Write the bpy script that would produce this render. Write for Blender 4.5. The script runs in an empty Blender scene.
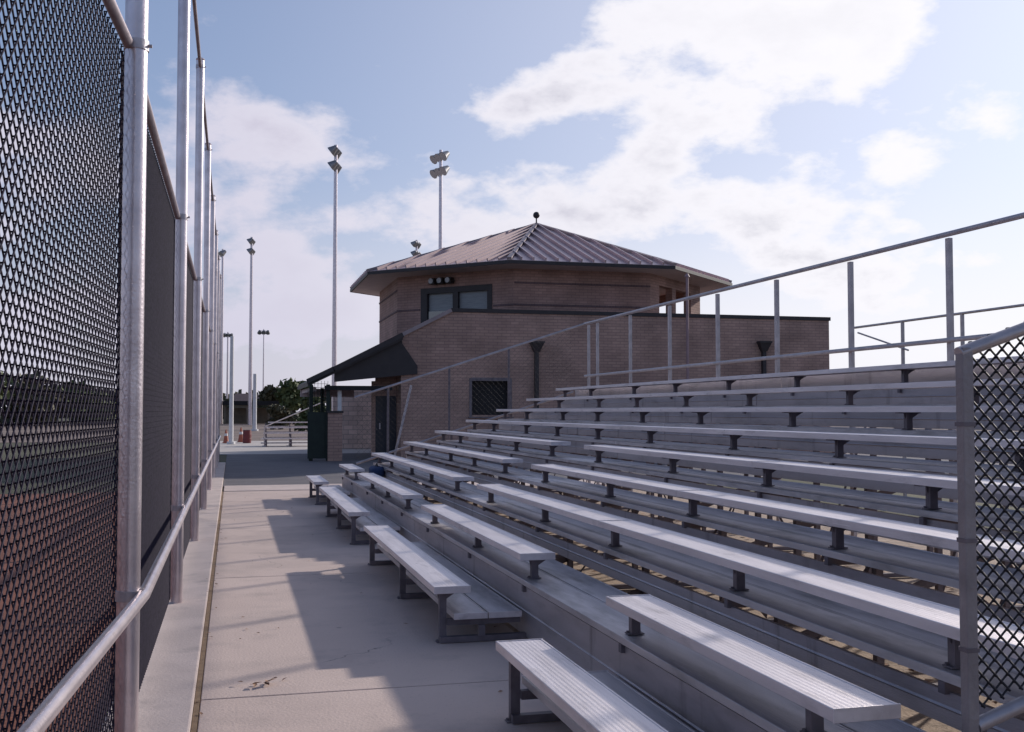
import bpy, math, random
from mathutils import Vector, Matrix, noise
random.seed(7)
C = bpy.data.collections.new("ballpark"); S = bpy.context.scene; S.collection.children.link(C)
R = math.radians

# ------------------------------------------------------------------ camera
F = 1080.0; W, H = 1024, 732
YAW, PITCH, CAMZ = R(14.5), R(2.39), 1.6
cd = bpy.data.cameras.new("camera"); cam = bpy.data.objects.new("camera", cd); C.objects.link(cam)
cam.location = (0, 0, CAMZ); cam.rotation_euler = (R(90) + PITCH, 0, -YAW)
cd.sensor_width = 36; cd.lens = F / W * 36; cd.clip_end = 6000; cd.clip_start = 0.05
S.camera = cam
CM = Matrix.Rotation(-YAW, 3, 'Z') @ Matrix.Rotation(R(90) + PITCH, 3, 'X')
def ray(px, py): return (CM @ Vector((px - W / 2, H / 2 - py, -F))).normalized()
def atY(px, py, Y):
    d = ray(px, py); t = Y / d.y; return Vector((0, 0, CAMZ)) + d * t
def atG(px, py, z=0.0):
    d = ray(px, py); t = (z - CAMZ) / d.z; return Vector((0, 0, CAMZ)) + d * t

# ------------------------------------------------------------------ materials
def mat(name, c1, c2=None, scale=4.0, rough=0.8, metal=0.0, bump=0.0, bscale=None, detail=6, coord='Object', stretch=None, spec=None):
    m = bpy.data.materials.new(name); m.use_nodes = True
    nt = m.node_tree; N = nt.nodes; L = nt.links; b = N['Principled BSDF']
    b.inputs['Roughness'].default_value = rough; b.inputs['Metallic'].default_value = metal
    if spec is not None: b.inputs['Specular IOR Level'].default_value = spec
    tc = N.new('ShaderNodeTexCoord'); mp = N.new('ShaderNodeMapping'); L.new(tc.outputs[coord], mp.inputs[0])
    if stretch: mp.inputs['Scale'].default_value = stretch
    n = N.new('ShaderNodeTexNoise'); n.inputs['Scale'].default_value = scale; n.inputs['Detail'].default_value = detail
    L.new(mp.outputs[0], n.inputs['Vector'])
    r = N.new('ShaderNodeValToRGB'); r.color_ramp.elements[0].position = .32; r.color_ramp.elements[1].position = .68
    c2 = c2 or tuple(x * .8 for x in c1)
    r.color_ramp.elements[0].color = (*c2, 1); r.color_ramp.elements[1].color = (*c1, 1)
    L.new(n.outputs['Fac'], r.inputs[0]); L.new(r.outputs[0], b.inputs['Base Color'])
    if bump:
        n2 = N.new('ShaderNodeTexNoise'); n2.inputs['Scale'].default_value = bscale or scale * 6; n2.inputs['Detail'].default_value = 5
        L.new(mp.outputs[0], n2.inputs['Vector'])
        bp = N.new('ShaderNodeBump'); bp.inputs['Strength'].default_value = bump; bp.inputs['Distance'].default_value = .01
        L.new(n2.outputs['Fac'], bp.inputs['Height']); L.new(bp.outputs[0], b.inputs['Normal'])
    m['_r'] = 1
    return m
def overlay_noise(m, col, scale, lo, hi, amount=.6, stretch=None):
    """second noise layer (stains) over the base colour"""
    nt = m.node_tree; N = nt.nodes; L = nt.links; b = N['Principled BSDF']
    src = b.inputs['Base Color'].links[0].from_socket
    tc = N.new('ShaderNodeTexCoord'); mp = N.new('ShaderNodeMapping'); L.new(tc.outputs['Object'], mp.inputs[0])
    if stretch: mp.inputs['Scale'].default_value = stretch
    n = N.new('ShaderNodeTexNoise'); n.inputs['Scale'].default_value = scale; n.inputs['Detail'].default_value = 9; n.inputs['Roughness'].default_value = .62
    L.new(mp.outputs[0], n.inputs['Vector'])
    mr = N.new('ShaderNodeMapRange'); mr.inputs[1].default_value = lo; mr.inputs[2].default_value = hi; mr.inputs[4].default_value = amount
    L.new(n.outputs['Fac'], mr.inputs[0])
    mx = N.new('ShaderNodeMix'); mx.data_type = 'RGBA'; mx.inputs['B'].default_value = (*col, 1)
    L.new(mr.outputs[0], mx.inputs['Factor']); L.new(src, mx.inputs['A']); L.new(mx.outputs['Result'], b.inputs['Base Color'])
def brick_mat(name, a, b_, mortar, bw=.30, rh=.1, rot=(R(90), 0, 0), coord='Object', msize=.010):
    m = bpy.data.materials.new(name); m.use_nodes = True
    nt = m.node_tree; N = nt.nodes; L = nt.links; b = N['Principled BSDF']; b.inputs['Roughness'].default_value = .9
    uv = N.new('ShaderNodeUVMap')
    br = N.new('ShaderNodeTexBrick'); br.inputs['Scale'].default_value = 1
    br.inputs['Brick Width'].default_value = bw; br.inputs['Row Height'].default_value = rh; br.inputs['Mortar Size'].default_value = msize
    br.inputs['Color1'].default_value = (*a, 1); br.inputs['Color2'].default_value = (*b_, 1); br.inputs['Mortar'].default_value = (*mortar, 1)
    L.new(uv.outputs[0], br.inputs['Vector'])
    n = N.new('ShaderNodeTexNoise'); n.inputs['Scale'].default_value = .9; n.inputs['Detail'].default_value = 8
    L.new(uv.outputs[0], n.inputs['Vector'])
    mr = N.new('ShaderNodeMapRange'); mr.inputs[1].default_value = .3; mr.inputs[2].default_value = .7; mr.inputs[3].default_value = .72; mr.inputs[4].default_value = 1.15
    L.new(n.outputs['Fac'], mr.inputs[0])
    mx = N.new('ShaderNodeMix'); mx.data_type = 'RGBA'; mx.blend_type = 'MULTIPLY'; mx.inputs['Factor'].default_value = 1
    L.new(br.outputs['Color'], mx.inputs['A']); L.new(mr.outputs[0], mx.inputs['B']); L.new(mx.outputs['Result'], b.inputs['Base Color'])
    bp = N.new('ShaderNodeBump'); bp.inputs['Strength'].default_value = .6; bp.inputs['Distance'].default_value = .01; bp.invert = True
    L.new(br.outputs['Fac'], bp.inputs['Height']); L.new(bp.outputs[0], b.inputs['Normal'])
    return m

M = {}
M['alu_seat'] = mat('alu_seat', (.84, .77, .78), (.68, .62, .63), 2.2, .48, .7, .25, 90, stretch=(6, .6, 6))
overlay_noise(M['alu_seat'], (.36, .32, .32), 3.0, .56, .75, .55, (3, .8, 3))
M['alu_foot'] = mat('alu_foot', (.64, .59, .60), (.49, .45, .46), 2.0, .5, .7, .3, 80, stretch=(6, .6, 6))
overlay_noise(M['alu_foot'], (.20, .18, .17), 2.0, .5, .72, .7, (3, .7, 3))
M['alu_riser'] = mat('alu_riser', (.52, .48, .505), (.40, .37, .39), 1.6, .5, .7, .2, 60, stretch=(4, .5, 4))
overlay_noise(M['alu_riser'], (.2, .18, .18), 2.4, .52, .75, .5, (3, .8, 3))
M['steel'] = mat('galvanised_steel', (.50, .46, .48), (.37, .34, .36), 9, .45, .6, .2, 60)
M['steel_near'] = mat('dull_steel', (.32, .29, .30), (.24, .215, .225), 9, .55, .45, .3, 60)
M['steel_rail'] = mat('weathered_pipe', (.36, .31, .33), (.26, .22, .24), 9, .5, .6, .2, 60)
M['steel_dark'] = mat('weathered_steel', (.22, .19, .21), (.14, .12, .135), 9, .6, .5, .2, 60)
M['post'] = mat('galvanised_post', (.72, .64, .66), (.55, .48, .50), 7, .30, .8, .15, 70)
overlay_noise(M['post'], (.32, .24, .22), 5, .6, .75, .5, (2, 2, .5))
M['wire'] = mat('vinyl_wire', (.034, .026, .048), (.020, .016, .030), 30, .7, 0, 0, spec=.15)
M['wire_galv'] = mat('dark_wire', (.045, .042, .052), (.03, .028, .035), 30, .6, .2, 0)
M['concrete'] = mat('concrete', (.64, .505, .445), (.56, .44, .39), .9, .92, 0, .35, 55, 9)
overlay_noise(M['concrete'], (.25, .21, .20), 1.6, .54, .78, .5)
overlay_noise(M['concrete'], (.22, .19, .18), 38, .60, .72, .45)
def spots(m, col, scale, thr, amount):
    nt = m.node_tree; N = nt.nodes; L = nt.links; b = N['Principled BSDF']; src = b.inputs['Base Color'].links[0].from_socket
    tc = N.new('ShaderNodeTexCoord'); vo = N.new('ShaderNodeTexVoronoi'); vo.inputs['Scale'].default_value = scale; L.new(tc.outputs['Object'], vo.inputs['Vector'])
    n = N.new('ShaderNodeTexNoise'); n.inputs['Scale'].default_value = scale*.6; L.new(tc.outputs['Object'], n.inputs['Vector'])
    ad = N.new('ShaderNodeMath'); ad.operation = 'MULTIPLY_ADD'; L.new(n.outputs['Fac'], ad.inputs[0]); ad.inputs[1].default_value = .5; L.new(vo.outputs['Distance'], ad.inputs[2])
    mr = N.new('ShaderNodeMapRange'); mr.inputs[1].default_value = thr+.02; mr.inputs[2].default_value = thr-.02; mr.inputs[4].default_value = amount; L.new(ad.outputs[0], mr.inputs[0])
    mx = N.new('ShaderNodeMix'); mx.data_type = 'RGBA'; mx.inputs['B'].default_value = (*col, 1)
    L.new(mr.outputs[0], mx.inputs['Factor']); L.new(src, mx.inputs['A']); L.new(mx.outputs['Result'], b.inputs['Base Color'])
def cracks(m, col, scale, width, amount):
    nt = m.node_tree; N = nt.nodes; L = nt.links; b = N['Principled BSDF']; src = b.inputs['Base Color'].links[0].from_socket
    tc = N.new('ShaderNodeTexCoord'); n = N.new('ShaderNodeTexNoise'); n.inputs['Scale'].default_value = 2.5; n.inputs['Detail'].default_value = 6; L.new(tc.outputs['Object'], n.inputs['Vector'])
    ad = N.new('ShaderNodeVectorMath'); ad.operation = 'MULTIPLY_ADD'; L.new(n.outputs['Color'], ad.inputs[0]); ad.inputs[1].default_value = (.5, .5, .5); L.new(tc.outputs['Object'], ad.inputs[2])
    vo = N.new('ShaderNodeTexVoronoi'); vo.feature = 'DISTANCE_TO_EDGE'; vo.inputs['Scale'].default_value = scale; L.new(ad.outputs[0], vo.inputs['Vector'])
    mr = N.new('ShaderNodeMapRange'); mr.inputs[1].default_value = width; mr.inputs[2].default_value = 0; mr.inputs[4].default_value = amount; L.new(vo.outputs['Distance'], mr.inputs[0])
    n2 = N.new('ShaderNodeTexNoise'); n2.inputs['Scale'].default_value = .8; L.new(tc.outputs['Object'], n2.inputs['Vector'])
    mr2 = N.new('ShaderNodeMapRange'); mr2.inputs[1].default_value = .52; mr2.inputs[2].default_value = .6; L.new(n2.outputs['Fac'], mr2.inputs[0])
    mu = N.new('ShaderNodeMath'); mu.operation = 'MULTIPLY'; L.new(mr.outputs[0], mu.inputs[0]); L.new(mr2.outputs[0], mu.inputs[1])
    mx = N.new('ShaderNodeMix'); mx.data_type = 'RGBA'; mx.inputs['B'].default_value = (*col, 1)
    L.new(mu.outputs[0], mx.inputs['Factor']); L.new(src, mx.inputs['A']); L.new(mx.outputs['Result'], b.inputs['Base Color'])
spots(M['concrete'], (.20, .165, .155), 3.2, .235, .55)
cracks(M['concrete'], (.16, .13, .12), .45, .0035, .8)
overlay_noise(M['concrete'], (.33, .27, .25), .55, .50, .62, .35)
spots(M['alu_seat'], (.33, .30, .30), 9, .25, .6)
overlay_noise(M['alu_seat'], (.90, .86, .86), 14, .60, .68, .5, (8, .25, 8))
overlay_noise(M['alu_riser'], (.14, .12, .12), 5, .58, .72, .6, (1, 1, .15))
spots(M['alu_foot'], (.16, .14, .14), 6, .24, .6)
M['joint'] = mat('joint_filler', (.30, .20, .12), (.20, .13, .08), 12, .95)
M['saw'] = mat('saw_joint', (.16, .14, .135), (.11, .10, .095), 12, .95)
M['kerb'] = mat('kerb_concrete', (.66, .54, .49), (.55, .45, .41), 2.2, .92, 0, .3, 60)
overlay_noise(M['kerb'], (.28, .24, .23), 3, .55, .75, .5)
M['asphalt'] = mat('asphalt', (.17, .155, .165), (.13, .12, .13), 1.2, .9, 0, .5, 120)
M['tan'] = mat('tan_gravel', (.50, .38, .29), (.36, .27, .21), 5, .95, 0, .8, 70)
overlay_noise(M['tan'], (.17, .12, .09), 9, .52, .66, .8)
M['lot'] = mat('dirt_lot', (.26, .19, .16), (.16, .12, .10), .18, .95, 0, .4, 20)
M['clay'] = mat('clay', (.30, .105, .062), (.19, .070, .045), .8, .95, 0, .5, 40)
M['turf'] = mat('turf', (.095, .088, .045), (.06, .06, .03), .25, .95, 0, .5, 30)
M['pad'] = mat('far_pad', (.55, .50, .46), (.48, .43, .40), .7, .9)
M['brick'] = brick_mat('brick', (.49, .32, .26), (.41, .265, .22), (.30, .20, .175), .30, .10)
M['brick_tower'] = brick_mat('brick_tower', (.45, .285, .245), (.375, .235, .205), (.28, .185, .165), .30, .10)
M['brick_band'] = brick_mat('brick_band', (.17, .11, .115), (.14, .09, .095), (.17, .13, .13), .10, .2)
M['block'] = brick_mat('block', (.80, .62, .54), (.62, .48, .42), (.42, .34, .3), .4, .2, msize=.014)
overlay_noise(M['brick'], (.20, .13, .12), .7, .55, .78, .28, (1, 1, .2))
overlay_noise(M['brick_tower'], (.20, .13, .12), .7, .55, .78, .25, (1, 1, .2))
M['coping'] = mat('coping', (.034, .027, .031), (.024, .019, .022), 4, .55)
M['rake'] = mat('rake_trim', (.33, .27, .28), (.27, .22, .23), 4, .5, .3)
M['roof'] = mat('roof_metal', (.56, .43, .44), (.47, .36, .37), 1.2, .36, .4, .1, 20)
M['soffit'] = mat('soffit', (.66, .53, .51), (.58, .46, .45), 2, .8)
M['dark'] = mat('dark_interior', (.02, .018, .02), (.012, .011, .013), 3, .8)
M['navy'] = mat('navy_door', (.018, .024, .040), (.013, .018, .03), 3, .5)
M['green'] = mat('green_panel', (.016, .028, .022), (.01, .018, .015), 5, .7)
M['white'] = mat('white_paint', (.75, .74, .74), (.62, .61, .62), 5, .5)
M['pinkpipe'] = mat('primer_pipe', (.36, .24, .25), (.3, .2, .21), 5, .6)
M['bark'] = mat('bark', (.09, .065, .05), (.05, .036, .028), 9, .95, 0, .6, 30)
M['leafA'] = mat('leaf_a', (.11, .135, .045), (.055, .075, .025), .9, .7)
M['leafB'] = mat('leaf_b', (.10, .09, .045), (.055, .052, .03), .9, .7)
M['orange'] = mat('cone_orange', (.42, .12, .07), (.33, .09, .055), 6, .6)
M['red'] = mat('barrel_red', (.16, .025, .03), (.12, .02, .025), 6, .6)
M['brownroof'] = mat('shingles', (.17, .12, .12), (.12, .085, .085), 3, .9)
M['housewall'] = mat('house_wall', (.20, .16, .12), (.15, .12, .09), 2, .9)
M['blue'] = mat('blue_cloth', (.03, .06, .16), (.02, .04, .11), 7, .8, 0, .6, 12)
M['leaf_dry'] = mat('dry_leaf', (.42, .26, .17), (.18, .09, .06), 25, .9)
M['lampglass'] = mat('lamp_glass', (.75, .75, .78), (.6, .6, .62), 8, .15, .4)
M['lamphood'] = mat('lamp_hood', (.34, .33, .34), (.22, .22, .23), 8, .4, .5)
gl = bpy.data.materials.new('window_glass'); gl.use_nodes = True; g = gl.node_tree.nodes['Principled BSDF']
g.inputs['Base Color'].default_value = (.05, .07, .08, 1); g.inputs['Roughness'].default_value = .04; g.inputs['Specular IOR Level'].default_value = 1.0
g.inputs['Coat Weight'].default_value = 1.0
M['glass'] = gl
bl = mat('window_blind', (.34, .36, .38), (.24, .26, .28), 3, .8, stretch=(1, 1, 12)); M['blind'] = bl

# ------------------------------------------------------------------ mesh builder
class MB:
    def __init__(s): s.v = []; s.f = []; s.sm = False
    def add(s, vs, fs):
        o = len(s.v); s.v += [Vector(v) for v in vs]; s.f += [tuple(i + o for i in f) for f in fs]; return s
    def box(s, x0, x1, y0, y1, z0, z1):
        return s.add([(x0,y0,z0),(x1,y0,z0),(x1,y1,z0),(x0,y1,z0),(x0,y0,z1),(x1,y0,z1),(x1,y1,z1),(x0,y1,z1)],
                     [(0,3,2,1),(4,5,6,7),(0,1,5,4),(1,2,6,5),(2,3,7,6),(3,0,4,7)])
    def tube(s, p, q, r, n=10, r2=None, cap=True):
        p, q = Vector(p), Vector(q); r2 = r if r2 is None else r2
        d = (q - p).normalized(); a = d.orthogonal().normalized(); b = d.cross(a)
        vs = [p + (a * math.cos(t) + b * math.sin(t)) * r for t in [2*math.pi*i/n for i in range(n)]]
        vs += [q + (a * math.cos(t) + b * math.sin(t)) * r2 for t in [2*math.pi*i/n for i in range(n)]]
        fs = [(i, (i+1) % n, n + (i+1) % n, n + i) for i in range(n)]
        if cap: fs += [tuple(range(n))[::-1], tuple(range(n, 2*n))]
        return s.add(vs, fs)
    def bar(s, p, q, w, h, up=(0,0,1)):
        p, q = Vector(p), Vector(q); d = (q-p).normalized(); u = Vector(up); a = d.cross(u).normalized()*w/2; b = a.cross(d).normalized()*h/2
        vs = [p-a-b, p+a-b, p+a+b, p-a+b, q-a-b, q+a-b, q+a+b, q-a+b]
        return s.add(vs, [(3,2,1,0),(4,5,6,7),(0,1,5,4),(1,2,6,5),(2,3,7,6),(3,0,4,7)])
    def extrude_xz(s, prof, y0, y1):
        n = len(prof); vs = [(x, y0, z) for x, z in prof] + [(x, y1, z) for x, z in prof]
        return s.add(vs, [(i, (i+1) % n, n+(i+1) % n, n+i) for i in range(n)] + [tuple(range(n))[::-1], tuple(range(n, 2*n))])
    def prism(s, pts, vec):
        n = len(pts); vec = Vector(vec); vs = [Vector(p) for p in pts] + [Vector(p)+vec for p in pts]
        return s.add(vs, [(i, (i+1) % n, n+(i+1) % n, n+i) for i in range(n)] + [tuple(range(n))[::-1], tuple(range(n, 2*n))])
    def sphere(s, c, r, n=10, sq=1.0):
        c = Vector(c); vs = []; fs = []
        for i in range(n+1):
            a = math.pi*i/n
            for j in range(n*2):
                b = math.pi*j/n; vs.append(c + Vector((r*math.sin(a)*math.cos(b), r*math.sin(a)*math.sin(b), r*sq*math.cos(a))))
        for i in range(n):
            for j in range(n*2):
                fs.append((i*n*2+j, i*n*2+(j+1) % (n*2), (i+1)*n*2+(j+1) % (n*2), (i+1)*n*2+j))
        return s.add(vs, fs)
    def build(s, name, m, parent=None, smooth=False, uv=False, bevel=0):
        me = bpy.data.meshes.new(name); off = Vector(parent.get('_w', (0,0,0))) if parent else Vector((0,0,0))
        me.from_pydata([v - off for v in s.v], [], s.f); me.update()
        import bmesh
        bm = bmesh.new(); bm.from_mesh(me); bmesh.ops.recalc_face_normals(bm, faces=bm.faces)
        if uv:
            ul = bm.loops.layers.uv.new('UVMap')
            for f in bm.faces:
                n = f.normal
                t = Vector((-n.y, n.x, 0)).normalized() if abs(n.z) < .9 else Vector((1,0,0))
                for l in f.loops:
                    w = l.vert.co + off
                    l[ul].uv = (w.dot(t), w.z) if abs(n.z) < .9 else (w.x, w.y)
        bm.to_mesh(me); bm.free()
        if smooth:
            for p in me.polygons: p.use_smooth = True
            try: me.set_sharp_from_angle(angle=R(40))
            except Exception: pass
        me.materials.append(M[m]); o = bpy.data.objects.new(name, me); C.objects.link(o)
        if parent: o.parent = parent; o['_w'] = tuple(off)
        else: o['_w'] = (0.0, 0.0, 0.0)
        if bevel:
            b = o.modifiers.new('bevel', 'BEVEL'); b.width = bevel; b.segments = 2; b.limit_method = 'ANGLE'
        return o
def tag(o, label=None, cat=None, group=None, kind=None):
    if label: o['label'] = label
    if cat: o['category'] = cat
    if group: o['group'] = group
    if kind: o['kind'] = kind
    return o
def empty(name, loc, label, cat, group=None):
    o = bpy.data.objects.new(name, None); C.objects.link(o); o.location = loc; o['_w'] = tuple(loc); o.empty_display_size = .3
    return tag(o, label, cat, group)
def copy_tree(o, parent=None):
    c = o.copy(); C.objects.link(c); c.parent = parent
    for ch in list(o.children): copy_tree(ch, c)
    return c
def clip_line(p, d, poly):
    """clip infinite 2D line p+t*d to convex polygon (ccw)"""
    t0, t1 = -1e9, 1e9; n = len(poly)
    for i in range(n):
        a, b = poly[i], poly[(i+1) % n]; nx, ny = -(b[1]-a[1]), (b[0]-a[0])
        num = (p[0]-a[0])*nx + (p[1]-a[1])*ny; den = d[0]*nx + d[1]*ny
        if abs(den) < 1e-12:
            if num < 0: return None
            continue
        t = -num/den
        if den > 0: t0 = max(t0, t)
        else: t1 = min(t1, t)
    return (t0, t1) if t1 - t0 > 1e-4 else None
def chain_link(name, poly, origin, u, v, pitch, r, m, parent, nrm, dep=None):
    """chain link: parallel flattened spirals of wire, interlocked at the knuckles; one plane of diagonals in front, one behind"""
    import numpy as np
    origin, u, v, nrm = [np.array(tuple(Vector(a)), float) for a in (origin, u, v, nrm)]
    off = np.array(parent.get('_w', (0, 0, 0)), float)
    us = [p[0] for p in poly]; dep = dep or r*2.4; h = pitch/2
    P, Q = [], []
    k = 0; nw = int((max(us)-min(us))/h)
    def zr(uu):           # vertical range of the polygon at uu
        lo, hi = 1e9, -1e9; n = len(poly)
        for i in range(n):
            (a, c), (b, d) = poly[i], poly[(i+1) % n]
            if abs(b-a) < 1e-9:
                if abs(uu-a) < 1e-6: lo = min(lo, c, d); hi = max(hi, c, d)
                continue
            t = (uu-a)/(b-a)
            if -1e-6 <= t <= 1+1e-6: z = c+(d-c)*t; lo = min(lo, z); hi = max(hi, z)
        return lo, hi
    for k in range(nw):
        u0 = min(us)+k*h; lo, hi = zr(u0+h/2); j0 = int(math.ceil(lo/h)); j1 = int(hi/h)
        if k % 2 != j0 % 2: j0 += 0
        for j in range(j0, j1):
            side = (j+k) % 2; ua = u0 if side == 0 else u0+h; ub = u0+h if side == 0 else u0
            pl = dep if side == 0 else -dep
            P.append((ua, j*h, pl)); Q.append((ub, (j+1)*h, pl))
            P.append((ub, (j+1)*h, pl)); Q.append((ub, (j+1)*h, -pl))
    P, Q = np.array(P), np.array(Q)
    T = lambda A: origin + A[:, :1]*u + A[:, 1:2]*v + A[:, 2:3]*nrm - off
    P, Q = T(P), T(Q); D = Q-P; D /= np.linalg.norm(D, axis=1)[:, None]
    ref = np.where(np.abs(D @ nrm)[:, None] > .9, v, nrm); A = np.cross(D, ref); A /= np.linalg.norm(A, axis=1)[:, None]; B = np.cross(D, A)
    P = P - D*r*.5; Q = Q + D*r*.5
    n = len(P); V = np.empty((n, 8, 3)); 
    for i, (ca, cb) in enumerate(((1, 0), (0, 1), (-1, 0), (0, -1))):
        V[:, i] = P + A*r*ca + B*r*cb; V[:, 4+i] = Q + A*r*ca + B*r*cb
    fb = np.array([[0, 1, 5, 4], [1, 2, 6, 5], [2, 3, 7, 6], [3, 0, 4, 7]]); Fc = (fb[None] + (np.arange(n)*8)[:, None, None]).reshape(-1, 4)
    me = bpy.data.meshes.new(name); me.vertices.add(n*8); me.vertices.foreach_set('co', V.reshape(-1))
    me.loops.add(len(Fc)*4); me.loops.foreach_set('vertex_index', Fc.reshape(-1)); me.polygons.add(len(Fc))
    me.polygons.foreach_set('loop_start', np.arange(len(Fc))*4); me.polygons.foreach_set('loop_total', np.full(len(Fc), 4))
    me.polygons.foreach_set('use_smooth', np.ones(len(Fc), bool)); me.update(calc_edges=True); me.validate()
    me.materials.append(M[m]); o = bpy.data.objects.new(name, me); C.objects.link(o); o.parent = parent; o['_w'] = tuple(off)
    return o

# ------------------------------------------------------------------ world and sun
SUN_EL, SUN_AZ = R(22.2), R(58.8)      # azimuth from +Y towards +X
sundir = Vector((math.cos(SUN_EL)*math.sin(SUN_AZ), math.cos(SUN_EL)*math.cos(SUN_AZ), math.sin(SUN_EL)))
ld = bpy.data.lights.new('sun', 'SUN'); ld.energy = 3.7; ld.angle = R(1.2); ld.color = (1.0, .92, .83)
sun = bpy.data.objects.new('sun', ld); C.objects.link(sun); sun.rotation_euler = sundir.to_track_quat('Z', 'Y').to_euler(); sun.location = (20, 20, 30)

w = bpy.data.worlds.new("World"); S.world = w; w.use_nodes = True
nt = w.node_tree; N = nt.nodes; L = nt.links; N.clear()
out = N.new('ShaderNodeOutputWorld'); bg = N.new('ShaderNodeBackground'); L.new(bg.outputs[0], out.inputs[0])
bg.inputs[1].default_value = .12
sky = N.new('ShaderNodeTexSky'); sky.sky_type = 'NISHITA'; sky.sun_disc = False; sky.sun_elevation = SUN_EL; sky.sun_rotation = SUN_AZ
sky.air_density = 1.0; sky.dust_density = 1.6; sky.ozone_density = 1.5
tc = N.new('ShaderNodeTexCoord'); G = tc.outputs['Generated']
def math_(op, a, b=None, c=None):
    n = N.new('ShaderNodeMath'); n.operation = op
    for i, x in enumerate((a, b, c)):
        if x is None: continue
        if isinstance(x, (int, float)): n.inputs[i].default_value = x
        else: L.new(x, n.inputs[i])
    return n.outputs[0]
def vmath(op, a, b=None):
    n = N.new('ShaderNodeVectorMath'); n.operation = op
    for i, x in enumerate((a, b)):
        if x is None: continue
        if isinstance(x, (tuple, Vector)): n.inputs[i].default_value = tuple(x)
        else: L.new(x, n.inputs[i])
    return n.outputs['Value'] if op == 'DOT_PRODUCT' else n.outputs[0]
def noise_(vec, scale, det=8, rough=.55):
    n = N.new('ShaderNodeTexNoise'); n.inputs['Scale'].default_value = scale; n.inputs['Detail'].default_value = det; n.inputs['Roughness'].default_value = rough
    L.new(vec, n.inputs['Vector']); return n
def smooth(x, a, b, lo=0., hi=1.):
    n = N.new('ShaderNodeMapRange'); n.interpolation_type = 'SMOOTHSTEP'
    n.inputs[1].default_value = a; n.inputs[2].default_value = b; n.inputs[3].default_value = lo; n.inputs[4].default_value = hi
    L.new(x, n.inputs[0]); return n.outputs[0]
sq = N.new('ShaderNodeMapping'); sq.inputs['Scale'].default_value = (1, 1, 1.9); L.new(G, sq.inputs[0])
wn = noise_(sq.outputs[0], 6.0, 5, .5)
warp = vmath('SCALE', vmath('SUBTRACT', wn.outputs['Color'], (.5, .5, .5))); warp.node.inputs[3].default_value = .10
P = vmath('ADD', G, warp)
blobs = [(775, 20, 135, 62, 1.2), (630, 10, 80, 45, .9), (868, 35, 45, 55, .9), (700, 95, 110, 45, 1.0),
         (520, 105, 55, 32, .9), (575, 92, 35, 20, .7), (640, 155, 50, 24, .9), (775, 188, 100, 38, 1.05), (545, 195, 100, 36, 1.05),
         (660, 222, 150, 32, 1.0), (470, 225, 90, 35, .9), (905, 150, 55, 24, .9), (1005, 100, 36, 34, .8), (940, 270, 140, 45, .85),
         (800, 275, 120, 32, .8), (200, 75, 70, 40, .7), (265, 135, 85, 40, .9), (250, 190, 90, 32, .8), (280, 250, 90, 30, .85),
         (330, 310, 110, 40, .9), (230, 340, 120, 50, .8), (1130, 190, 90, 40, .6), (60, 180, 120, 60, .8), (20, 330, 160, 60, .8),
         (-500, 150, 300, 90, .8), (1800, 120, 300, 90, .8)]
acc = None
for (bx, by, rx, ry, wt) in blobs:
    d = ray(bx, by); rt = d.cross(Vector((0,0,1))).normalized(); up = rt.cross(d)
    k = 1.0/F*1.0
    a = vmath('DOT_PRODUCT', P, rt/(rx*k)); b = vmath('DOT_PRODUCT', P, up/(ry*k)); 
    q = math_('MULTIPLY_ADD', b, b, math_('MULTIPLY', a, a))
    val = math_('MULTIPLY', math_('EXPONENT', math_('MULTIPLY', q, -.9)), wt)
    acc = val if acc is None else math_('MAXIMUM', acc, math_('MULTIPLY_ADD', acc, .35, val)) if False else math_('ADD', acc, math_('MULTIPLY', val, math_('SUBTRACT', 1.0, math_('MINIMUM', math_('MULTIPLY', acc, .6), 1.0)))) 
fwd = Vector((math.sin(YAW), math.cos(YAW), 0))
acc = math_('MULTIPLY', acc, smooth(vmath('DOT_PRODUCT', G, fwd), -.15, .15))
n1 = noise_(sq.outputs[0], 9.0, 10, .58)
n2 = noise_(sq.outputs[0], 2.2, 6, .5)
dens = math_('ADD', acc, math_('MULTIPLY', math_('SUBTRACT', n1.outputs['Fac'], .5), 2.5))
n3 = noise_(sq.outputs[0], 24.0, 8, .6)
dens = math_('ADD', dens, math_('MULTIPLY', math_('SUBTRACT', n3.outputs['Fac'], .5), .9))
cov = smooth(dens, .33, 1.02)
# thin veil that thickens towards the horizon
sepz = N.new('ShaderNodeSeparateXYZ'); L.new(G, sepz.inputs[0])
veil = smooth(sepz.outputs['Z'], .24, -.02, .0, .88)
sund = vmath('DOT_PRODUCT', G, sundir)
glow = smooth(sund, .45, .95, 0, 1)
veil = math_('MINIMUM', math_('ADD', veil, math_('MULTIPLY', glow, .30)), .92)
cov2 = math_('MAXIMUM', cov, veil)
thick = smooth(dens, .95, 1.75)
def mixc(f, a, b, bt='MIX'):
    n = N.new('ShaderNodeMix'); n.data_type = 'RGBA'; n.blend_type = bt
    if isinstance(f, (int, float)): n.inputs['Factor'].default_value = f
    else: L.new(f, n.inputs['Factor'])
    for k, x in (('A', a), ('B', b)):
        if isinstance(x, tuple): n.inputs[k].default_value = (*x, 1)
        else: L.new(x, n.inputs[k])
    return n.outputs['Result']
CB = 1.0/.12
lit = mixc(glow, (.67*CB, .65*CB, .78*CB), (1.0*CB, .985*CB, 1.03*CB))
grey = mixc(glow, (.52*CB, .48*CB, .62*CB), (.55*CB, .56*CB, .64*CB))
cl = mixc(math_('MULTIPLY', thick, smooth(n2.outputs['Fac'], .42, .62, .15, 1.0)), lit, grey)
den = vmath('ADD', vmath('MULTIPLY', sky.outputs[0], (.16, .12, .075)), (1, 1, 1))
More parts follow.
